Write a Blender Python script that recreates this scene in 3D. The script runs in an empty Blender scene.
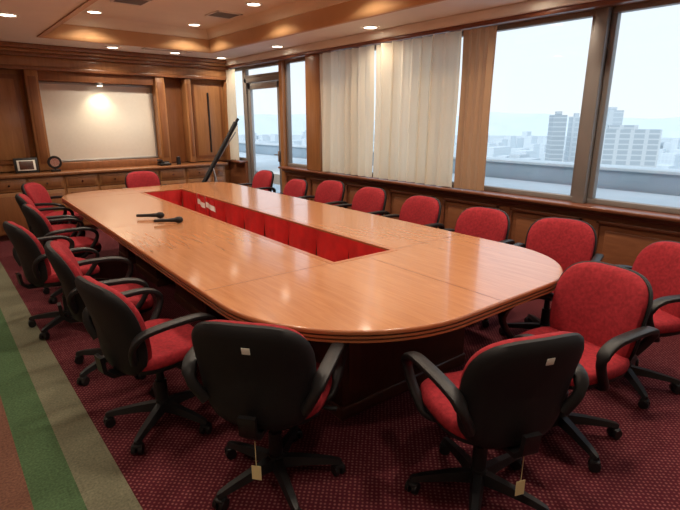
import bpy, bmesh, math, random
from mathutils import Vector, Matrix
from mathutils.geometry import tessellate_polygon
random.seed(7)
S=bpy.context.scene
S.view_settings.view_transform='Standard'
S.view_settings.exposure=0.08

# ---------------------------------------------------------------- materials
def newmat(name):
    m=bpy.data.materials.new(name); m.use_nodes=True
    nt=m.node_tree; b=nt.nodes['Principled BSDF']
    return m,nt,b
def plain(name,col,rough=.5,metal=0,coat=0,var=0.0,scale=20,bump=0,bscale=200,spec=.5):
    m,nt,b=newmat(name)
    b.inputs['Roughness'].default_value=rough
    b.inputs['Metallic'].default_value=metal
    b.inputs['Coat Weight'].default_value=coat
    b.inputs['Specular IOR Level'].default_value=spec
    b.inputs['Base Color'].default_value=(*col,1)
    tc=nt.nodes.new('ShaderNodeTexCoord')
    if var>0:
        n=nt.nodes.new('ShaderNodeTexNoise'); n.inputs['Scale'].default_value=scale
        n.inputs['Detail'].default_value=5
        nt.links.new(tc.outputs['Object'],n.inputs['Vector'])
        r=nt.nodes.new('ShaderNodeValToRGB')
        r.color_ramp.elements[0].position=.3; r.color_ramp.elements[1].position=.7
        r.color_ramp.elements[0].color=(*[c*(1-var) for c in col],1)
        r.color_ramp.elements[1].color=(*[min(1,c*(1+var)) for c in col],1)
        nt.links.new(n.outputs['Fac'],r.inputs['Fac']); nt.links.new(r.outputs['Color'],b.inputs['Base Color'])
    if bump>0:
        n2=nt.nodes.new('ShaderNodeTexNoise'); n2.inputs['Scale'].default_value=bscale
        nt.links.new(tc.outputs['Object'],n2.inputs['Vector'])
        bp=nt.nodes.new('ShaderNodeBump'); bp.inputs['Strength'].default_value=bump; bp.inputs['Distance'].default_value=.003
        nt.links.new(n2.outputs['Fac'],bp.inputs['Height']); nt.links.new(bp.outputs['Normal'],b.inputs['Normal'])
    return m
def wood(name,c1,c2,scale=(14,1.2,14),rough=.3,coat=.3,dist=1.0):
    m,nt,b=newmat(name)
    tc=nt.nodes.new('ShaderNodeTexCoord'); mp=nt.nodes.new('ShaderNodeMapping')
    mp.inputs['Scale'].default_value=scale
    n=nt.nodes.new('ShaderNodeTexNoise'); n.inputs['Scale'].default_value=2.2; n.inputs['Detail'].default_value=8
    n.inputs['Roughness'].default_value=.6; n.inputs['Distortion'].default_value=dist
    r=nt.nodes.new('ShaderNodeValToRGB')
    r.color_ramp.elements[0].position=.3; r.color_ramp.elements[1].position=.7
    r.color_ramp.elements[0].color=(*c1,1); r.color_ramp.elements[1].color=(*c2,1)
    nt.links.new(tc.outputs['Object'],mp.inputs['Vector']); nt.links.new(mp.outputs['Vector'],n.inputs['Vector'])
    nt.links.new(n.outputs['Fac'],r.inputs['Fac']); nt.links.new(r.outputs['Color'],b.inputs['Base Color'])
    b.inputs['Roughness'].default_value=rough; b.inputs['Coat Weight'].default_value=coat
    b.inputs['Coat Roughness'].default_value=.10
    return m
M_table=wood('table_veneer',(.36,.140,.055),(.49,.210,.090),scale=(16,1.2,16),rough=.25,coat=.65)
M_edge=wood('table_edge_wood',(.31,.095,.036),(.39,.135,.05),scale=(6,6,30))
M_dark=plain('groove_and_slot_shade',(.10,.03,.012),.4)
M_ped=wood('dark_pedestal_wood',(.045,.012,.006),(.075,.022,.010),scale=(12,12,1.2),rough=.4)
M_wall=wood('wall_panel_wood',(.27,.115,.040),(.38,.172,.066),scale=(10,10,.8),rough=.35,coat=.2)
M_wall2=wood('wall_trim_wood',(.19,.070,.025),(.27,.105,.04),scale=(10,10,.9),rough=.35,coat=.2)
M_low=wood('low_panel_wood',(.20,.068,.030),(.28,.105,.046),scale=(8,1.5,8),rough=.35,coat=.25)
M_low2=wood('low_trim_wood',(.14,.042,.020),(.20,.062,.028),scale=(8,1.5,8),rough=.35,coat=.25)
M_ceil=plain('ceiling_paint',(.78,.74,.68),.8,var=.03,scale=3)
M_ceil2=plain('tray_paint',(.74,.65,.52),.8,var=.03,scale=3)
M_cove=plain('tray_moulding',(.50,.28,.13),.5,var=.05,scale=4)
M_board=plain('whiteboard',(.80,.76,.68),.35,var=.02)
M_white=plain('painted_wall',(.6,.53,.44),.7,var=.03)
M_red=plain('red_fabric',(.27,.017,.024),.85,var=.25,scale=60,bump=.4,bscale=400,spec=.2)
M_skirt=plain('red_satin',(.50,.014,.014),.5,var=.2,scale=9)
M_black=plain('black_plastic',(.012,.011,.012),.42,bump=.2,bscale=300,spec=.35)
M_blackfab=plain('black_shell',(.010,.009,.010),.6,bump=.3,bscale=300,spec=.3)
M_metal=plain('brushed_aluminium',(.42,.42,.42),.4,metal=.7)
M_frame=plain('window_frame_metal',(.26,.235,.22),.45,metal=.3)
M_tag=plain('paper_tag',(.75,.62,.32),.6)
M_chrome=plain('chrome',(.6,.6,.6),.15,metal=1)
M_concrete=plain('terrace_concrete',(.60,.66,.69),.8,var=.08,scale=2)
M_parapet=plain('parapet_paint',(.33,.42,.49),.8,var=.08,scale=2)
def carpet():
    m,nt,b=newmat('maroon_dotted_carpet')
    tc=nt.nodes.new('ShaderNodeTexCoord')
    v=nt.nodes.new('ShaderNodeTexVoronoi'); v.inputs['Scale'].default_value=50; v.inputs['Randomness'].default_value=0.2
    mp=nt.nodes.new('ShaderNodeMapping'); mp.inputs['Rotation'].default_value=(0,0,math.radians(45))
    nt.links.new(tc.outputs['Object'],mp.inputs['Vector']); nt.links.new(mp.outputs['Vector'],v.inputs['Vector'])
    r=nt.nodes.new('ShaderNodeValToRGB')
    r.color_ramp.elements[0].position=.14; r.color_ramp.elements[0].color=(.29,.105,.10,1)
    r.color_ramp.elements[1].position=.36; r.color_ramp.elements[1].color=(.098,.014,.022,1)
    nt.links.new(v.outputs['Distance'],r.inputs['Fac'])
    n=nt.nodes.new('ShaderNodeTexNoise'); n.inputs['Scale'].default_value=1.2; n.inputs['Detail'].default_value=6
    nt.links.new(tc.outputs['Object'],n.inputs['Vector'])
    mx=nt.nodes.new('ShaderNodeMixRGB'); mx.blend_type='MULTIPLY'; mx.inputs['Fac'].default_value=.5
    nt.links.new(r.outputs['Color'],mx.inputs['Color1']); nt.links.new(n.outputs['Fac'],mx.inputs['Color2'])
    nt.links.new(mx.outputs['Color'],b.inputs['Base Color']); b.inputs['Roughness'].default_value=.95
    b.inputs['Specular IOR Level'].default_value=.1
    return m
M_carpet=carpet()
M_green=plain('green_carpet',(.065,.110,.052),.95,var=.3,scale=90,spec=.1,bump=.5)
M_olive=plain('olive_carpet',(.16,.15,.10),.95,var=.25,scale=90,spec=.1,bump=.5)
M_rust=plain('rust_carpet',(.15,.07,.048),.95,var=.3,scale=90,spec=.1,bump=.5)
def curtain_mat(name,col,tr=.5):
    m=bpy.data.materials.new(name); m.use_nodes=True; nt=m.node_tree; nt.nodes.clear()
    o=nt.nodes.new('ShaderNodeOutputMaterial'); d=nt.nodes.new('ShaderNodeBsdfDiffuse'); t=nt.nodes.new('ShaderNodeBsdfTranslucent')
    tc=nt.nodes.new('ShaderNodeTexCoord'); n=nt.nodes.new('ShaderNodeTexNoise'); n.inputs['Scale'].default_value=150
    nt.links.new(tc.outputs['Object'],n.inputs['Vector'])
    r=nt.nodes.new('ShaderNodeValToRGB'); r.color_ramp.elements[0].color=(*[c*.88 for c in col],1); r.color_ramp.elements[1].color=(*col,1)
    nt.links.new(n.outputs['Fac'],r.inputs['Fac'])
    nt.links.new(r.outputs['Color'],d.inputs['Color']); nt.links.new(r.outputs['Color'],t.inputs['Color'])
    mx=nt.nodes.new('ShaderNodeMixShader'); mx.inputs[0].default_value=tr
    nt.links.new(d.outputs[0],mx.inputs[1]); nt.links.new(t.outputs[0],mx.inputs[2]); nt.links.new(mx.outputs[0],o.inputs[0])
    return m
M_curt=curtain_mat('cream_curtain_cloth',(.92,.80,.62),.5)
M_curtb=curtain_mat('tan_curtain_cloth',(.55,.32,.18),.35)
def glass():
    m=bpy.data.materials.new('window_glass'); m.use_nodes=True; nt=m.node_tree; nt.nodes.clear()
    o=nt.nodes.new('ShaderNodeOutputMaterial'); t=nt.nodes.new('ShaderNodeBsdfTransparent'); g=nt.nodes.new('ShaderNodeBsdfGlossy')
    g.inputs['Roughness'].default_value=.02; t.inputs['Color'].default_value=(.98,.99,1,1)
    mx=nt.nodes.new('ShaderNodeMixShader'); mx.inputs[0].default_value=.04
    nt.links.new(t.outputs[0],mx.inputs[1]); nt.links.new(g.outputs[0],mx.inputs[2]); nt.links.new(mx.outputs[0],o.inputs[0])
    return m
M_glass=glass()
def emis(name,col,st):
    m,nt,b=newmat(name); b.inputs['Emission Color'].default_value=(*col,1); b.inputs['Emission Strength'].default_value=st
    b.inputs['Base Color'].default_value=(*col,1)
    return m
M_bulb=emis('lamp_glow',(1,.88,.68),12)

# ---------------------------------------------------------------- mesh helpers
class MB:
    def __init__(s): s.v=[]; s.f=[]; s.m=[]; s.mats=[]; s.sm=[]
    def mi(s,mat):
        if mat not in s.mats: s.mats.append(mat)
        return s.mats.index(mat)
    def add(s,vs,fs,mat,smooth=False):
        o=len(s.v); s.v+= [tuple(v) for v in vs]; k=s.mi(mat)
        for f in fs: s.f.append([i+o for i in f]); s.m.append(k); s.sm.append(smooth)
    def box(s,a,b,mat,bev=0.0,M=None,seg=2):
        bm=bmesh.new(); bmesh.ops.create_cube(bm,size=1)
        c=[(a[i]+b[i])/2 for i in range(3)]; d=[abs(b[i]-a[i]) for i in range(3)]
        for v in bm.verts: v.co=Vector((v.co.x*d[0]+c[0],v.co.y*d[1]+c[1],v.co.z*d[2]+c[2]))
        if bev>0: bmesh.ops.bevel(bm,geom=bm.edges[:],offset=min(bev,min(d)*.45),segments=seg,affect='EDGES',profile=.5)
        s.frombm(bm,mat,M,False)
    def frombm(s,bm,mat,M=None,smooth=True):
        if M: bm.transform(M)
        bm.verts.index_update()
        s.add([v.co[:] for v in bm.verts],[[v.index for v in f.verts] for f in bm.faces],mat,smooth); bm.free()
    def cyl(s,p,q,r1,r2,mat,n=20,smooth=True):
        p=Vector(p); q=Vector(q); d=q-p; L=d.length
        bm=bmesh.new(); bmesh.ops.create_cone(bm,cap_ends=True,segments=n,radius1=r1,radius2=r2,depth=L)
        R=d.to_track_quat('Z','Y').to_matrix().to_4x4()
        s.frombm(bm,mat,Matrix.Translation((p+q)/2)@R,smooth)
    def rings(s,rings,mat,cap0=True,cap1=True,smooth=True):
        n=len(rings[0]); vs=[p for r in rings for p in r]; fs=[]
        for k in range(len(rings)-1):
            for i in range(n):
                j=(i+1)%n; fs.append([k*n+i,k*n+j,(k+1)*n+j,(k+1)*n+i])
        if cap0: fs.append(list(range(n))[::-1])
        if cap1: fs.append([(len(rings)-1)*n+i for i in range(n)])
        s.add(vs,fs,mat,smooth)
    def mesh(s,name):
        me=bpy.data.meshes.new(name); me.from_pydata(s.v,[],s.f)
        for m in s.mats: me.materials.append(m)
        me.polygons.foreach_set('material_index',s.m)
        me.polygons.foreach_set('use_smooth',s.sm)
        me.update(); 
        bm=bmesh.new(); bm.from_mesh(me); bmesh.ops.recalc_face_normals(bm,faces=bm.faces[:]); bm.to_mesh(me); bm.free()
        try: me.set_sharp_from_angle(angle=math.radians(45))
        except Exception: pass
        return me
    def obj(s,name,parent=None,loc=(0,0,0),rz=0):
        o=bpy.data.objects.new(name,s.mesh(name)); S.collection.objects.link(o)
        o.location=loc; o.rotation_euler=(0,0,rz)
        if parent: o.parent=parent
        return o
def empty(name,loc=(0,0,0),rz=0):
    o=bpy.data.objects.new(name,None); S.collection.objects.link(o); o.location=loc; o.rotation_euler=(0,0,rz); o.empty_display_size=.1
    return o
def slab(name,a,b,mat,bev=0):
    mb=MB(); mb.box(a,b,mat,bev); return mb.obj(name)

# ---------------------------------------------------------------- room constants
XW=4.29; YF=8.35; XL=-2.2; YB=-1.6; ZC=2.58; ZT=2.86
# floor
mb=MB(); mb.box((.446,YB,-.1),(XW+.15,YF+.1,0),M_carpet)
mb.box((.265,YB,-.1),(.446,YF+.1,0),M_olive); mb.box((.09,YB,-.1),(.265,YF+.1,0),M_green)
mb.box((XL-.1,YB,-.1),(.09,YF+.1,0),M_rust)
mb.obj('floor')
# ceiling with recessed tray
TX0,TX1,TY0,TY1=1.33,3.5,.3,7.2
mb=MB()
mb.box((XL-.1,YB-.1,ZC),(TX0,YF+.1,ZC+.4),M_ceil); mb.box((TX1,YB-.1,ZC),(XW+.2,YF+.1,ZC+.4),M_ceil)
mb.box((TX0,TY1,ZC),(TX1,YF+.1,ZC+.4),M_ceil); mb.box((TX0,YB-.1,ZC),(TX1,TY0,ZC+.4),M_ceil)
mb.box((TX0,TY0,ZT),(TX1,TY1,ZT+.12),M_ceil2)
mb.obj('ceiling')
# stepped moulding round the tray
mb=MB()
def frame_ring(mb,x0,x1,y0,y1,prof,mat):
    rings=[]
    for off,z in prof:
        rings.append([(x0+off,y0+off,z),(x1-off,y0+off,z),(x1-off,y1-off,z),(x0+off,y1-off,z)])
    mb.rings(rings,mat,False,False,False)
frame_ring(mb,TX0,TX1,TY0,TY1,[(-.06,ZC-.001),(-.06,ZC-.014),(-.01,ZC-.016),(.0,ZC-.005),(.012,ZC+.03),(.015,ZC+.16)],M_cove)
frame_ring(mb,TX0,TX1,TY0,TY1,[(.015,ZC+.16),(.03,ZC+.165),(.035,ZC+.21),(.06,ZC+.23),(.07,ZC+.25),(.10,ZT)],M_ceil2)
mb.obj('trim_1')

# other walls
slab('wall_left',(XL-.12,YB,0),(XL,YF,ZC),M_white)
slab('wall_near',(XL,YB-.12,0),(XW+.1,YB,ZC),M_white)

# ---------------------------------------------------------------- far wall
mb=MB(); mb.box((XL,YF,0),(XW+.16,YF+.15,ZC),M_wall); mb.obj('wall_far')
Yp=8.12
mb=MB()
WX0,WX1=1.36,2.97
for x0,x1 in ((1.20,WX0),(WX1,3.12),(3.46,3.56),(4.18,4.27),(-.55,-.40)):
    mb.box((x0,Yp,.9),(x1,YF-.001,2.27),M_wall,.008)
    mb.box((x0+.03,Yp-.012,1.0),(x1-.03,Yp,2.18),M_wall2,.004)
mb.box((XL,YF-.08,.9),(1.20,YF-.001,2.27),M_wall,.004)
mb.box((WX0,Yp+.04,2.13),(WX1,YF-.001,2.27),M_wall2,.005)
mb.box((WX0,Yp+.06,.885),(WX1,YF-.001,.99),M_wall2,.005)
mb.box((3.12,YF-.03,.9),(3.46,YF-.002,2.27),M_wall2,.003)
mb.box((3.56,YF-.14,.9),(4.18,YF-.002,2.27),M_wall,.003)
mb.box((3.60,YF-.155,.96),(4.14,YF-.14,2.2),M_wall2,.004)
mb.box((3.64,YF-.165,1.0),(4.10,YF-.15,2.16),M_wall,.004)
for x0,x1 in ((.30,1.14),(-.36,.24)):
    mb.box((x0,YF-.10,1.0),(x1,YF-.08,2.2),M_wall2,.004); mb.box((x0+.06,YF-.11,1.06),(x1-.06,YF-.09,2.14),M_wall,.004)
mb.obj('trim_2')
mb=MB()
for y,z0,z1,m in ((Yp-.03,2.26,2.31,M_wall2),(Yp-.01,2.31,2.43,M_wall),(Yp-.06,2.43,2.48,M_wall2),(Yp-.10,2.48,2.52,M_wall),(Yp-.15,2.52,2.58-.001,M_wall2)):
    mb.box((XL,y,z0),(XW-.001,YF-.001,z1),m,.008)
mb.obj('trim_3')
# whiteboard
w=empty('whiteboard',(WX0,YF-.05,0))
mb=MB(); mb.box((.03,0,1.02),(WX1-WX0-.03,.03,2.10),M_board,.003); mb.obj('board_surface',w)
mb=MB(); L=WX1-WX0-.001
for a,b in (((0.001,-.015,.995),(L,.03,1.02)),((0.001,-.015,2.10),(L,.03,2.128)),((0.001,-.015,1.02),(.03,.03,2.10)),((L-.03,-.015,1.02),(L,.03,2.10))): mb.box(a,b,M_metal,.004)
mb.obj('board_frame',w)
slab('dark_wall_strip',(3.86,YF-.19,1.05),(3.885,YF-.166,2.05),M_black,.004)  # thin dark vertical strip on the panel
# credenza cabinets
cr=empty('credenza',(0,0,0))
mb=MB(); mb.box((XL+.002,7.82,.845),(4.0,YF-.002,.885),M_wall2,.008); mb.obj('countertop',cr)
mb=MB(); mb.box((XL+.002,7.88,.08),(3.96,YF-.002,.845),M_wall,.0); mb.box((XL+.002,7.93,0),(3.96,YF-.002,.08),M_ped)
x=XL+.05
while x<3.9:
    x1=min(x+.44,3.94)
    mb.box((x+.012,7.862,.66),(x1-.012,7.88,.83),M_wall,.004)
    mb.box((x+.04,7.852,.69),(x1-.04,7.863,.80),M_wall2,.003)
    mb.box((x+.012,7.862,.10),(x1-.012,7.88,.645),M_wall,.004)
    mb.box((x+.05,7.850,.15),(x1-.05,7.863,.60),M_wall2,.003)
    mb.cyl((x+.06,7.862,.5),(x+.06,7.835,.5),.009,.012,M_chrome,10)
    mb.cyl(((x+x1)/2,7.852,.745),((x+x1)/2,7.828,.745),.009,.012,M_chrome,10)
    x+=.45
mb.obj('cabinet_body',cr)
# framed certificate on counter
fr=empty('picture_frame',(1.04,8.04,.887))
mb=MB(); T=Matrix.Rotation(math.radians(-12),4,'X')@Matrix.Scale(1.3,4)
mb.box((-.11,0,0),(.11,.018,.16),M_black,.003,T); mb.box((-.085,-.004,.025),(.085,0.001,.135),M_board,.001,T); mb.box((-.065,-.007,.035),(.065,-.003,.125),M_ped,.001,T)
mb.obj('frame',fr); mb=MB(); mb.box((-.01,.045,0),(.01,.09,.12),M_black); mb.obj('easel_back',fr)
# round trophy plaque
tr=empty('trophy_plaque',(1.38,8.0,.887))
mb=MB(); mb.box((-.06,-.03,0),(.06,.03,.03),M_black,.006); mb.cyl((0,0,.03),(0,0,.05),.015,.01,M_black)
mb.cyl((0,-.008,.13),(0,.008,.13),.092,.092,M_black,28); mb.cyl((0,-.012,.13),(0,-.008,.13),.06,.06,M_chrome,28); mb.obj('plaque',tr)
# desk phone
ph=empty('desk_phone',(2.95,8.0,.887))
mb=MB(); mb.box((-.09,-.08,0),(.09,.08,.035),M_black,.01); mb.box((-.09,.0,.035),(.09,.08,.06),M_black,.01)
mb.box((-.085,-.07,.065),(-.04,.09,.095),M_black,.012); mb.box((.0,-.06,.036),(.07,-.0,.042),M_metal,.002); mb.obj('phone_body',ph)
wb=MB(); wb.cyl((0,0,0),(0,0,.12),.035,.033,M_black,20); wb.cyl((0,0,.12),(0,0,.135),.02,.02,M_chrome,16); wb.obj('thermos_flask',None,(3.2,8.02,.887))

# ---------------------------------------------------------------- window wall
SILL=.90; HEAD=2.46
mb=MB()
mb.box((XW,YB,0),(XW+.16,6.50,SILL-.03),M_low)
mb.box((XW,7.74,0),(XW+.16,YF,SILL-.03),M_low)
mb.box((XW,YB,HEAD),(XW+.16,YF,ZC),M_wall)
mb.box((XW-.06,5.50,SILL),(XW+.16,5.82,HEAD),M_wall,.01)
mb.box((XW,6.50,0),(XW+.16,6.58,HEAD),M_wall); 
mb.obj('wall_right')
mb=MB()
mb.box((XW-.12,YB+.001,SILL-.03),(XW+.16,6.50,SILL),M_low2,.008); mb.box((XW-.05,YB+.001,SILL-.075),(XW-.001,6.5,SILL-.03),M_low2,.012)
mb.box((XW-.12,7.74,SILL-.03),(XW+.16,YF-.3,SILL),M_low2,.008)
mb.obj('window_sill')
mb=MB()
y=-1.5
while y<6.3:
    y1=y+.80
    if y1>6.48: y1=6.48
    a,b=y+.05,y1-.05; z0,z1=.16,.78
    X0=XW-.022; X1=XW-.001
    for p,q in (((X0,a,z0),(X1,b,z0+.03)),((X0,a,z1-.03),(X1,b,z1)),((X0,a,z0),(X1,a+.03,z1)),((X0,b-.03,z0),(X1,b,z1))):
        mb.box(p,q,M_low2,.006)
    mb.box((XW-.014,a+.08,z0+.08),(X1,b-.08,z1-.08),M_low,.008)
    y+=.82
mb.obj('trim_4')
slab('baseboard_right',(XW-.025,YB+.001,0),(XW-.001,6.5,.11),M_low2,.006)
mb=MB(); mb.box((XW-.10,YB+.001,HEAD-.01),(XW-.001,YF-.3,HEAD+.03),M_low2,.008)
mb.box((XW-.13,YB+.001,HEAD+.03),(XW-.001,YF-.3,ZC-.001),M_ceil,.008); mb.obj('trim_5')
def window(name,y0,y1,z0,z1,fw=.045,xx=XW+.06):
    e=empty(name,(xx,0,0)); mb=MB()
    for p,q in (((0,y0,z0),(.07,y1,z0+fw)),((0,y0,z1-fw),(.07,y1,z1)),((0,y0,z0+fw),(.07,y0+fw,z1-fw)),((0,y1-fw,z0+fw),(.07,y1,z1-fw))): mb.box(p,q,M_frame,.004)
    mb.obj('frame',e); g=MB(); g.box((.03,y0+fw,z0+fw),(.036,y1-fw,z1-fw),M_glass); g.obj('pane',e)
ys=[-1.55,.30,1.90,3.40,4.90,5.50]
for i in range(5): window('window_%d'%(i+1),ys[i]+(.052 if i in(1,2) else .001),ys[i+1]-(.052 if i in(0,1) else .001),SILL,HEAD)
window('window_6',5.82,6.50,SILL,HEAD); window('window_7',7.76,8.34,SILL,HEAD); window('window_8',6.58,7.74,2.27,HEAD)
for y in (.30,1.90):
    mb=MB(); mb.box((XW+.0,y-.05,SILL),(XW+.15,y+.05,HEAD),M_frame,.006); mb.obj('window_mullion')
# balcony door
d=empty('door_1',(XW+.05,0,0)); mb=MB(); y0,y1=6.58,7.74
mb.box((0,y0,0),(.1,y0+.07,2.27),M_frame,.005); mb.box((0,y1-.07,0),(.1,y1,2.27),M_frame,.005); mb.box((0,y0,2.2),(.1,y1,2.27),M_frame,.005); mb.box((0,y0,0),(.1,y1,.03),M_frame)
mb.obj('door_frame',d)
mb=MB(); a,b=y0+.08,y1-.08
mb.box((.02,a,.04),(.07,a+.09,2.19),M_metal,.005); mb.box((.02,b-.09,.04),(.07,b,2.19),M_metal,.005); mb.box((.02,a,2.09),(.07,b,2.19),M_metal,.005); mb.box((.02,a,.04),(.07,b,.22),M_metal,.005)
mb.box((-.02,a+.03,.95),(.02,a+.06,1.12),M_chrome,.006); mb.cyl((-.02,a+.045,1.06),(-.02,a+.15,1.06),.01,.01,M_chrome,12)
mb.obj('door_leaf',d); mb=MB(); mb.box((.04,a+.09,.22),(.046,b-.09,2.09),M_glass); mb.obj('door_glass',d)

# curtains: irregular gathered folds
def curtain(name,y0,y1,z0,z1,mat,amp=.03,wl=.11,x=XW-.05,seed=1):
    rnd=random.Random(seed); n=int((y1-y0)/wl*18); nz=14; vs=[];fs=[]
    ph=[rnd.uniform(0,6.28) for _ in range(4)]
    for k in range(nz+1):
        t=k/nz; z=z0+(z1-z0)*t
        for i in range(n+1):
            y=y0+(y1-y0)*i/n
            w=2*math.pi*(y)/wl+ 1.3*math.sin(y*5+ph[0])+.35*math.sin(t*3+ph[3]+y*3)
            A=amp*(.65+.35*math.sin(y*11+ph[1]))*(1.0-.2*t)
            s=math.sin(w); s=math.copysign(abs(s)**.6,s)
            xx=x+A*s+.005*math.sin(2*w+ph[2])+.006*math.sin(z*4+y*6)
            vs.append((xx,y+.35*A*math.sin(2*w),z))
    for k in range(nz):
        for i in range(n): a=k*(n+1)+i; fs.append([a,a+1,a+n+2,a+n+1])
    m=MB(); m.add(vs,fs,mat,True); o=m.obj(name)
    return o
curtain('curtain',4.43,5.46,SILL+.012,HEAD-.02,M_curt,.044,.15,XW-.078,1)
curtain('curtain',3.17,4.385,SILL+.012,HEAD-.02,M_curt,.044,.16,XW-.078,2)
curtain('curtain',2.80,3.14,SILL+.012,HEAD-.02,M_curtb,.038,.085,XW-.075,3)
curtain('curtain',7.80,8.14,SILL+.012,HEAD-.02,M_curt,.028,.09,XW-.07,4)

# ---------------------------------------------------------------- ceiling lights
def downlight(x,y,z,P=16):  # extra out-of-view ones in the grid are added as fill light
    m=MB(); m.rings([[(r*math.cos(t*math.tau/28),r*math.sin(t*math.tau/28),zz) for t in range(28)] for r,zz in ((.098,-.0005),(.096,-.008),(.078,-.010),(.07,-.004))],M_ceil,False,False)
    m.add([(.071*math.cos(t*math.tau/28),.071*math.sin(t*math.tau/28),-.004) for t in range(28)],[list(range(28))],M_bulb)
    o=m.obj('recessed_light',None,(x,y,z))
    l=bpy.data.lights.new('lamp','AREA'); l.shape='DISK'; l.size=.13; l.energy=P*.56; l.color=(1,.85,.67); l.spread=math.radians(135)
    lo=bpy.data.objects.new('lamp',l); S.collection.objects.link(lo); lo.parent=o; lo.location=(0,0,-.02)
for y in (-.9,.4,2.32,4.23,6.1,7.78): downlight(3.97,y,ZC,9)
for x in (2.25,3.15): downlight(x,7.66,ZC)
for x in (1.0,-.6):
    for y in (6.0,4.1,2.2,.3): downlight(.83 if x>0 else x,y,ZC,12)
for x in (1.85,3.12):
    for y in (6.85,5.25,3.65,2.05,.9): downlight(x,y,ZT,20)
# display light above board
l=bpy.data.lights.new('board_lamp','SPOT'); l.energy=16; l.color=(1,.82,.55); l.spot_size=math.radians(110); l.spot_blend=.8; l.shadow_soft_size=.04
m=MB(); m.cyl((0,0,0),(0,0,.04),.045,.045,M_metal,20); m.cyl((0,0,-.004),(0,0,0),.035,.035,M_bulb,20); bo=m.obj('display_spotlight',None,(2.15,8.15,2.088))
lo=bpy.data.objects.new('board_lamp',l); S.collection.objects.link(lo); lo.parent=bo; lo.location=(0,0,-.01); lo.rotation_euler=(math.radians(12),0,0)
def vent(x,y,z,w,h):
    m=MB(); m.box((-w/2,-h/2,-.012),(w/2,-h/2+.02,0),M_ceil); m.box((-w/2,h/2-.02,-.012),(w/2,h/2,0),M_ceil); m.box((-w/2,-h/2,-.012),(-w/2+.02,h/2,0),M_ceil); m.box((w/2-.02,-h/2,-.012),(w/2,h/2,0),M_ceil)
    m.box((-w/2+.02,-h/2+.02,-.003),(w/2-.02,h/2-.02,-.001),M_black)
    k=int((h-.04)/.03)
    for i in range(k): yy=-h/2+.03+i*.03; m.box((-w/2+.02,yy,-.010),(w/2-.02,yy+.010,-.004),M_frame)
    m.obj('air_vent',None,(x,y,z))
vent(2.0,5.95,ZT,.34,.34); vent(3.12,5.98,ZT,.34,.34); vent(2.95,7.45,ZC,.7,.12)

# ---------------------------------------------------------------- table
TB=empty('conference_table',(1.99,1.19,0),math.radians(-1.8))
HW=1.06; TL=5.39
def outline(off,rl=.82,rr=.60,rf=.42):
    pts=[]; x0,x1,y0,y1=-HW+off,HW-off,off,TL-off
    def arc(cx,cy,r,a0,a1,n=18):
        for i in range(n+1):
            a=math.radians(a0+(a1-a0)*i/n); pts.append((cx+r*math.cos(a),cy+r*math.sin(a)))
    r=rl-off; arc(x0+r,y0+r,r,180,270)
    r=rr-off; arc(x1-r,y0+r,r,270,360); r=rf-off
    arc(x1-r,y1-r,r,0,90); arc(x0+r,y1-r,r,90,180)
    return pts
SX0,SX1,SY0,SY1=-.20,.28,1.04,4.86
inner=[(SX0,SY0),(SX1,SY0),(SX1,SY1),(SX0,SY1)]
mb=MB()
def topcap(z,off,mat):
    o=outline(off); allp=[Vector((x,y,z)) for x,y in o]; ip=[Vector((x,y,z)) for x,y in inner]
    tris=tessellate_polygon([allp,ip]); mb.add(allp+ip,[list(t) for t in tris],mat)
topcap(.75,.008,M_table); topcap(.69,.04,M_ped)
def ringo(off,z): return [(x,y,z) for x,y in outline(off)]
mb.rings([ringo(.008,.75),ringo(.002,.747),ringo(0,.741),ringo(0,.731)],M_edge,False,False)
mb.rings([ringo(0,.731),ringo(.006,.729),ringo(.006,.725),ringo(0,.723)],M_dark,False,False)
mb.rings([ringo(0,.723),ringo(0,.713)],M_edge,False,False)
mb.rings([ringo(0,.713),ringo(.006,.711),ringo(.006,.707),ringo(0,.705)],M_dark,False,False)
mb.rings([ringo(0,.705),ringo(0,.695),ringo(.01,.69),ringo(.04,.69)],M_edge,False,False)
mb.rings([[(x,y,.75) for x,y in inner],[(x,y,.69) for x,y in inner]],M_edge,False,False,False)
mb.obj('tabletop',TB)
mb=MB()
J=M_low2
for a,b in (((-HW+.01,SY0-.002,.75),(SX0,SY0+.002,.7506)),((SX1,SY0-.002,.75),(HW-.01,SY0+.002,.7506)),
            ((-HW+.01,2.95,.75),(SX0,2.954,.7506)),((SX1,2.95,.75),(HW-.01,2.954,.7506)),((-HW+.01,SY1,.75),(SX0,SY1+.004,.7506)),((SX1,SY1,.75),(HW-.01,SY1+.004,.7506)),
            ((.04,.01,.75),(.044,SY0,.7506))):
    mb.box(a,b,J)
for a,b in (((SX0-.035,SY0-.035,.75),(SX0,SY1+.035,.7512)),((SX1,SY0-.035,.75),(SX1+.035,SY1+.035,.7512)),((SX0,SY0-.035,.75),(SX1,SY0,.7512)),((SX0,SY1,.75),(SX1,SY1+.035,.7512))):
    mb.box(a,b,M_edge)
mb.obj('veneer_joints',TB)
mb=MB()
def ped(x0,x1,y0,y1):
    mb.box((x0,y0,0),(x1,y1,.69),M_ped,.01); mb.box((x0-.01,y0-.01,0),(x1+.01,y1+.01,.08),M_ped,.008)
    mb.box((x0-.008,y0+.05,.14),(x0+.01,y1-.05,.62),M_ped,.004); mb.box((x1-.01,y0+.05,.14),(x1+.008,y1-.05,.62),M_ped,.004)
    mb.box((x0+.04,y0-.008,.14),(x1-.04,y0+.01,.62),M_ped,.004)
for y0,y1 in ((1.16,1.76),(2.26,2.96),(3.46,4.16),(4.46,4.84)):
    ped(-.56,-.27,y0,y1); ped(.35,.60,y0,y1)
ped(-.50,.55,.58,.88)
mb.box((-.30,.88,.45),(-.28,4.93,.69),M_ped); mb.box((.34,.88,.45),(.36,4.93,.69),M_ped)
mb.obj('pedestals',TB)
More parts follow.
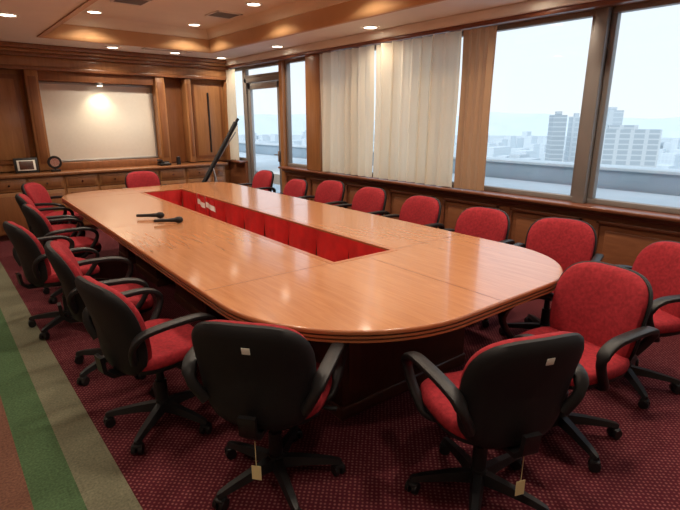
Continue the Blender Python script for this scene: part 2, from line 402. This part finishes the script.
# red skirt inside the slot: box-pleated satin panels
def skirt(mb,p,q,z0,z1,wl=.30,nrm=(1,0)):
    L=math.dist(p,q); npan=max(1,round(L/wl)); 
    for pn in range(npan):
        vs=[];fs=[]; n=14
        for k in range(9):
            t=k/8
            for i in range(n+1):
                u=i/n
                s=(pn+ .5+(u-.5)*(1.04-.16*t))/npan
                s=min(1,max(0,s))
                x=p[0]+(q[0]-p[0])*s; y=p[1]+(q[1]-p[1])*s
                a=(.006+.040*t)*(math.sin(u*math.pi)**.6)+.006*math.sin(u*22+pn*2)*t
                vs.append((x+nrm[0]*a,y+nrm[1]*a,z1+(z0-z1)*t))
        for k in range(8):
            for i in range(n): a=k*(n+1)+i; fs.append([a,a+1,a+n+2,a+n+1])
        mb.add(vs,fs,M_skirt,True)
mb=MB(); g=.012
skirt(mb,(SX1-g,SY0+g),(SX1-g,SY1-g),.36,.744,.42,nrm=(-1,0)); skirt(mb,(SX0+g,SY0+g),(SX0+g,SY1-g),.36,.744,.42,nrm=(1,0))
skirt(mb,(SX0+g,SY0+g),(SX1-g,SY0+g),.36,.744,.24,nrm=(0,1)); skirt(mb,(SX0+g,SY1-g),(SX1-g,SY1-g),.36,.744,.24,nrm=(0,-1))
mb.box((SX0+.002,SY0+.002,.20),(SX0+.006,SY1-.002,.69),M_dark); mb.box((SX1-.006,SY0+.002,.20),(SX1-.002,SY1-.002,.69),M_dark)
mb.add([(SX0+.02,SY0+.02,.42),(SX1-.02,SY0+.02,.42),(SX1-.02,SY1-.02,.42),(SX0+.02,SY1-.02,.42)],[[0,1,2,3]],M_dark)  # dark sheet painting in the shade deep in the slot
mb.obj('slot_skirt',TB)

# microphones on table
def mic(x,y,ang):
    m=MB(); prof=[(0,.010),(.005,.013),(.10,.015),(.17,.019),(.175,.022),(.18,.022),(.185,.026),(.205,.028),(.225,.024),(.238,.010)]
    m.rings([[(d-.12,r*math.cos(t*math.tau/18),r*math.sin(t*math.tau/18)) for t in range(18)] for d,r in prof[:5]],M_black)
    m.rings([[(d-.12,r*math.cos(t*math.tau/18),r*math.sin(t*math.tau/18)) for t in range(18)] for d,r in prof[4:]],M_blackfab)
    m.obj('microphone',None,(x,y,.779),ang)
mic(1.44,4.36,math.radians(-32)); mic(1.48,4.04,math.radians(-24))
# desk flags standing in the slot
def flag(x,y,ang):
    m=MB(); m.cyl((0,0,0),(0,0,.012),.035,.032,M_chrome,20); m.cyl((0,0,.012),(0,0,.43),.004,.004,M_chrome,8)
    for h0,h1,col in ((0,.5,M_skirt),(.5,1,M_board)):
        vs=[];fs=[]
        for i in range(9):
            for k in (h0,h1): 
                top=.425-.06*(i/8); hh=.11
                vs.append((.005+.09*i/8,.012*math.sin(i*1.1),top-hh*k))
        for i in range(8): fs.append([2*i,2*i+2,2*i+3,2*i+1])
        m.add(vs,fs,col,True)
    m.obj('desk_flag',None,(x,y,.425),ang)
flag(2.10,4.66,-.6); flag(2.13,4.92,-1.0)

# ---------------------------------------------------------------- office chair
def superell(w,h,n=40,e=3.2,taper=0.0):
    pts=[]
    for i in range(n):
        t=i/n*math.tau; c,s=math.cos(t),math.sin(t)
        x=w/2*math.copysign(abs(c)**(2/e),c); y=h/2*math.copysign(abs(s)**(2/e),s)
        x*=1+taper*(y/(h/2)); pts.append((x,y))
    return pts
def make_chair_parts():
    parts={}
    m=MB(); rings=[]
    def zf(x,y,z): return z-.018*max(0,(y-.08)/.16)**2 + .012*(x/.24)**2 - .004
    prof=[(.93,.432),(.985,.440),(1.0,.458),(.985,.480),(.94,.494),(.82,.502),(.55,.500),(.25,.496),(.02,.495)]
    for s_,z in prof: rings.append([(x*s_,y*s_+.01,zf(x*s_,y*s_,z)) for x,y in superell(.50,.48,44,3.0,-.03)])
    m.rings(rings,M_red); parts['seat_cushion']=m
    m=MB(); rings=[]
    for s_,z in ((.55,.392),(.85,.402),(.96,.418),(.975,.436),(.9,.438)): rings.append([(x*s_,y*s_+.01,zf(x*s_,y*s_,z)) for x,y in superell(.50,.48,44,3.0,-.03)])
    m.rings(rings,M_blackfab)
    m.box((-.08,-.11,.36),(.08,.10,.395),M_black,.012)
    m.cyl((.06,.02,.375),(.25,.03,.37),.006,.006,M_black,8); m.box((.22,.018,.362),(.28,.042,.378),M_black,.006)
    parts['seat_shell']=m
    def bk(x,zl,dy):
        z=.638+zl*.245
        y=-.235-.05*(zl)+ .05*(x/.23)**2*.8 + .018*math.cos(zl*2.0)
        return (x,y+dy,z)
    def backrings(profile,mat,m,w=.47):
        rings=[]
        for s_,dy in profile:
            rings.append([bk(x*s_*1.0,(y/.245)*s_,dy) for x,y in superell(w,.49,48,3.4,.05)])
        m.rings(rings,mat)
    m=MB(); backrings([(.95,-.012),(.99,.0),(1.0,.015),(.97,.036),(.90,.048),(.7,.054),(.4,.052),(.03,.050)],M_red,m,.465); parts['back_cushion']=m
    m=MB(); backrings([(.02,-.050),(.5,-.050),(.80,-.046),(.93,-.036),(1.0,-.018),(1.01,-.002),(.99,.004),(.9,.0)],M_blackfab,m,.485)
    pth=[(0,-.05,.375),(0,-.16,.378),(0,-.25,.385),(0,-.285,.42),(0,-.293,.50)]
    rings=[]
    for i,p in enumerate(pth):
        a=Vector(pth[max(0,i-1)]); b=Vector(pth[min(len(pth)-1,i+1)]); t=(b-a).normalized(); nn=Vector((1,0,0)).cross(t)
        rings.append([Vector(p)+Vector((cx,0,0))+nn*cy for cx,cy in ((-.035,-.01),(.035,-.01),(.035,.01),(-.035,.01))])
    m.rings(rings,M_black,smooth=False)
    parts['back_shell']=m
    for nm,sx in (('armrest_left',-1),('armrest_right',1)):
        m=MB()
        ctrl=[(.205,-.215,.505),(.250,-.235,.59),(.272,-.205,.650),(.280,-.12,.668),(.282,0,.670),(.282,.10,.664),(.280,.165,.634),(.276,.180,.585),(.268,.150,.52),(.255,.10,.455),(.235,.06,.408),(.17,.03,.392),(.09,.02,.388)]
        P=[Vector((c[0]*sx,c[1],c[2])) for c in ctrl]; pts=[]
        for i in range(len(P)-1):
            p0=P[max(0,i-1)];p1=P[i];p2=P[i+1];p3=P[min(len(P)-1,i+2)]
            for k in range(4):
                t=k/4; pts.append(.5*((2*p1)+(-p0+p2)*t+(2*p0-5*p1+4*p2-p3)*t*t+(-p0+3*p1-3*p2+p3)*t**3))
        pts.append(P[-1]); rings=[]
        for i,p in enumerate(pts):
            t=(pts[min(len(pts)-1,i+1)]-pts[max(0,i-1)]).normalized()
            side=(Vector((1,.0,0))*(1-abs(t.x))+Vector((0,sx*-1,0))*abs(t.x)); side=(side-t*side.dot(t)).normalized(); up=t.cross(side)
            f=i/(len(pts)-1); w=.029 if .12<f<.55 else .022; h=.0155
            rings.append([p+side*w*math.copysign(abs(math.cos(q))**.7,math.cos(q))+up*h*math.copysign(abs(math.sin(q))**.7,math.sin(q)) for q in [k*math.tau/12 for k in range(12)]])
        m.rings(rings,M_black); parts[nm]=m
    m=MB(); m.cyl((0,0,.07),(0,0,.135),.045,.036,M_black,20); m.cyl((0,0,.13),(0,0,.25),.032,.030,M_black,20); m.cyl((0,0,.25),(0,0,.37),.020,.020,M_black,14)
    for i in range(5):
        a=i*math.tau/5+.3; R=Matrix.Rotation(a,4,'Z'); 
        sec=[]
        for d,w,z0,z1 in ((.02,.030,.075,.125),(.12,.026,.078,.115),(.24,.021,.070,.097),(.29,.016,.060,.085),(.30,.008,.064,.078)):
            sec.append([R@Vector(p) for p in ((d,-w,z0),(d,w,z0),(d,w*.6,z1),(d,-w*.6,z1))])
        m.rings(sec,M_black,smooth=False)
        C=R@Matrix.Translation((.285,0,0))@Matrix.Rotation(random.uniform(0,6.28),4,'Z')
        for sx in (-1,1):
            p=C@Vector((.0,sx*.008,.028)); q=C@Vector((.0,sx*.026,.028)); m.cyl(p,q,.028,.026,M_black,18)
        p=C@Vector((0,0,.03)); q=C@Vector((0,0,.066)); m.cyl(p,q,.008,.008,M_black,8)
        m.box((-.022,-.024,.036),(.022,.024,.058),M_black,.008,C)
    parts['star_base']=m
    return {k:v.mesh(k) for k,v in parts.items()}
CH=make_chair_parts()
mt=MB(); mt.box((-.02,-.008,.0),(.02,-.006,.065),M_tag); mt.cyl((0,-.007,.06),(0,-.007,.18),.0015,.0015,M_tag,6); TAG=mt.mesh('paper_tag')
mt=MB(); mt.box((-.016,-.0015,-.014),(.016,.0015,.014),M_board,.0005); LAB=mt.mesh('asset_label')
def chair(x,y,deg,tag=False,dz=1.0):
    e=empty('office_chair',(x,y,0),math.radians(deg-90))
    for k,me in CH.items():
        o=bpy.data.objects.new(k,me); S.collection.objects.link(o); o.parent=e
        if dz!=1.0 and k!='star_base': o.location=(0,0,dz)
    if tag:
        o=bpy.data.objects.new('paper_tag',TAG); S.collection.objects.link(o); o.parent=e; o.location=(.01,-.245,.20)
        o=bpy.data.objects.new('asset_label',LAB); S.collection.objects.link(o); o.parent=e; o.location=(.02,-.3135,.80); o.rotation_euler=(math.radians(12),0,0)
# left side
chair(.76,2.42,8); chair(.76,3.24,-8); chair(.66,4.20,6); chair(.88,4.98,0); chair(.92,5.72,-6); chair(1.10,6.62,-30)
# far end
chair(2.33,7.05,-92)
# right side
for x,y,dg in ((3.52,6.22,180),(3.45,5.30,178),(3.50,4.62,182),(3.44,3.86,180),(3.38,3.08,178),(3.28,2.29,184),(3.34,1.60,195)): chair(x,y,dg,dz=-.04 if y==5.30 else 1.0)
chair(3.13,.96,152); chair(2.31,.97,170)
# near
chair(.99,1.64,38,True,.012); chair(1.62,.99,68,True)

# leaning projector screen tripod by far-right corner
st=empty('folded_screen_stand',(0,0,0)); m=MB()
m.cyl((3.02,7.16,.35),(3.74,6.98,1.56),.035,.035,M_black,16); m.cyl((3.72,6.985,1.53),(3.78,6.97,1.62),.022,.022,M_black,12)
m.obj('screen_case',st); m=MB()
m.cyl((2.92,7.2,.01),(3.08,7.145,.45),.014,.014,M_black,10)
m.cyl((3.35,7.06,.9),(3.55,7.3,.01),.011,.011,M_metal,10); m.cyl((3.35,7.06,.9),(3.45,6.86,.01),.011,.011,M_metal,10)
m.cyl((3.30,7.10,.80),(3.74,7.0,1.42),.010,.010,M_metal,10)
m.obj('legs',st)

# ---------------------------------------------------------------- outside
mb=MB(); mb.box((XW+.17,-6,.55),(6.84,14,.72),M_concrete); mb.obj('terrace')
mb=MB(); mb.box((6.9,-6,.3),(7.25,14,.96),M_parapet,.01); mb.box((6.86,-6,.96),(7.3,14,1.0),M_concrete,.01); mb.obj('terrace_parapet')
def bmat(name,c,cw,s):
    m,nt,b=newmat(name); tc=nt.nodes.new('ShaderNodeTexCoord'); br=nt.nodes.new('ShaderNodeTexBrick')
    br.offset=0; br.inputs['Scale'].default_value=s
    br.inputs['Color1'].default_value=(*cw,1); br.inputs['Color2'].default_value=(*[x*.95 for x in cw],1); br.inputs['Mortar'].default_value=(*c,1)
    br.inputs['Mortar Size'].default_value=.12; br.inputs['Brick Width'].default_value=.8; br.inputs['Row Height'].default_value=.9
    cx=nt.nodes.new('ShaderNodeCombineXYZ'); sp=nt.nodes.new('ShaderNodeSeparateXYZ'); ad=nt.nodes.new('ShaderNodeMath')
    nt.links.new(tc.outputs['Object'],sp.inputs[0]); nt.links.new(sp.outputs['X'],ad.inputs[0]); nt.links.new(sp.outputs['Y'],ad.inputs[1])
    nt.links.new(ad.outputs[0],cx.inputs['X']); nt.links.new(sp.outputs['Z'],cx.inputs['Y']); nt.links.new(cx.outputs[0],br.inputs['Vector'])
    nt.links.new(br.outputs['Color'],b.inputs['Base Color']); b.inputs['Roughness'].default_value=.95; b.inputs['Specular IOR Level'].default_value=.1
    return m
B1=bmat('hazy_tower_facade',(.62,.66,.68),(.45,.51,.55),.28); B2=bmat('hazy_mid_facade',(.66,.71,.74),(.57,.63,.67),.25); B3=bmat('hazy_far_facade',(.73,.79,.82),(.69,.75,.79),.2)  # aerial haze put into the facade colours, paler with distance
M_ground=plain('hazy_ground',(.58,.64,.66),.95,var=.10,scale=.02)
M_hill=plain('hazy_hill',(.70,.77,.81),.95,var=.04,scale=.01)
mb=MB()
def tower(bear,dist,w,d,top,mat,rot=0):
    a=math.radians(bear); M=Matrix.Translation((math.sin(a)*dist,math.cos(a)*dist,0))@Matrix.Rotation(math.radians(rot),4,'Z')
    mb.box((-w/2,-d/2,-70),(w/2,d/2,top),mat,0,M); mb.box((-w/5,-d/5,top),(w/5,d/5,top+2.5),mat,0,M)
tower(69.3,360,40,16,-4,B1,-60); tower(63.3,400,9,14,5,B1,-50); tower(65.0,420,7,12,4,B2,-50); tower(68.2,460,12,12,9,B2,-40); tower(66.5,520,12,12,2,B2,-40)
for i in range(650):
    bear=math.radians(random.uniform(8,95)); dist=random.uniform(200,1300); w=random.uniform(8,30)
    top=-62+random.uniform(6,26)*(.7+dist/1600)
    if random.random()<.05: top+=random.uniform(8,20)
    x,y=math.sin(bear)*dist,math.cos(bear)*dist
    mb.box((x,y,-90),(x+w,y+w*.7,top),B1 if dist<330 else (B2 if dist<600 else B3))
mb.obj('city_buildings')
mb=MB(); mb.add([(20,-1500,-62),(4000,-1500,-62),(4000,4000,-62),(-1500,4000,-62),(-1500,30,-62),(20,30,-62)],[[0,1,2,3,4,5]],M_ground); mb.obj('city_ground')
mb=MB(); vs=[];fs=[];N=90
for i in range(N+1):
    a=math.radians(-10+120*i/N); D=2200
    hgt=5+22*math.sin(i*.13+1)**2+10*math.sin(i*.41)+4*math.sin(i*1.3)
    vs+=[(math.sin(a)*D,math.cos(a)*D,-70),(math.sin(a)*(D+250),math.cos(a)*(D+250),hgt)]
for i in range(N): fs.append([2*i,2*i+2,2*i+3,2*i+1])
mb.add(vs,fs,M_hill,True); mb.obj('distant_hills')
# hazy sun behind the building (facades get a soft frontal light)
sl=bpy.data.lights.new('sun','SUN'); sl.energy=1.2; sl.angle=math.radians(25); sl.color=(1,.97,.92)
so=bpy.data.objects.new('sun',sl); S.collection.objects.link(so); so.location=(-5,0,20); so.rotation_euler=(0,math.radians(-48),math.radians(15))

# ---------------------------------------------------------------- world
w=bpy.data.worlds.new('hazy_sky'); S.world=w; w.use_nodes=True; nt=w.node_tree; bg=nt.nodes['Background']
tc=nt.nodes.new('ShaderNodeTexCoord'); sp=nt.nodes.new('ShaderNodeSeparateXYZ'); r=nt.nodes.new('ShaderNodeValToRGB')
nt.links.new(tc.outputs['Generated'],sp.inputs[0]); nt.links.new(sp.outputs['Z'],r.inputs['Fac']); nt.links.new(r.outputs['Color'],bg.inputs['Color'])
r.color_ramp.elements[0].position=0; r.color_ramp.elements[0].color=(.82,.87,.89,1)
r.color_ramp.elements[1].position=.45; r.color_ramp.elements[1].color=(.70,.85,1,1)
bg.inputs['Strength'].default_value=1.22
def portal(y0,y1,z0,z1):
    l=bpy.data.lights.new('sky_portal','AREA'); l.shape='RECTANGLE'; l.size=z1-z0; l.size_y=y1-y0; l.cycles.is_portal=True
    o=bpy.data.objects.new('window_sky_portal',l); S.collection.objects.link(o); o.location=(XW+.2,(y0+y1)/2,(z0+z1)/2); o.rotation_euler=(0,math.radians(90),0)
portal(-1.5,6.5,SILL,HEAD); portal(6.6,7.7,0.1,HEAD)

# ---------------------------------------------------------------- camera
c=bpy.data.cameras.new('camera'); c.sensor_width=36; c.lens=36*485/680; c.clip_start=.05; c.clip_end=6000
co=bpy.data.objects.new('camera',c); S.collection.objects.link(co); co.location=(0,0,1.6)
co.rotation_euler=(math.radians(90-15.56),0,-math.radians(39.9)); S.camera=co
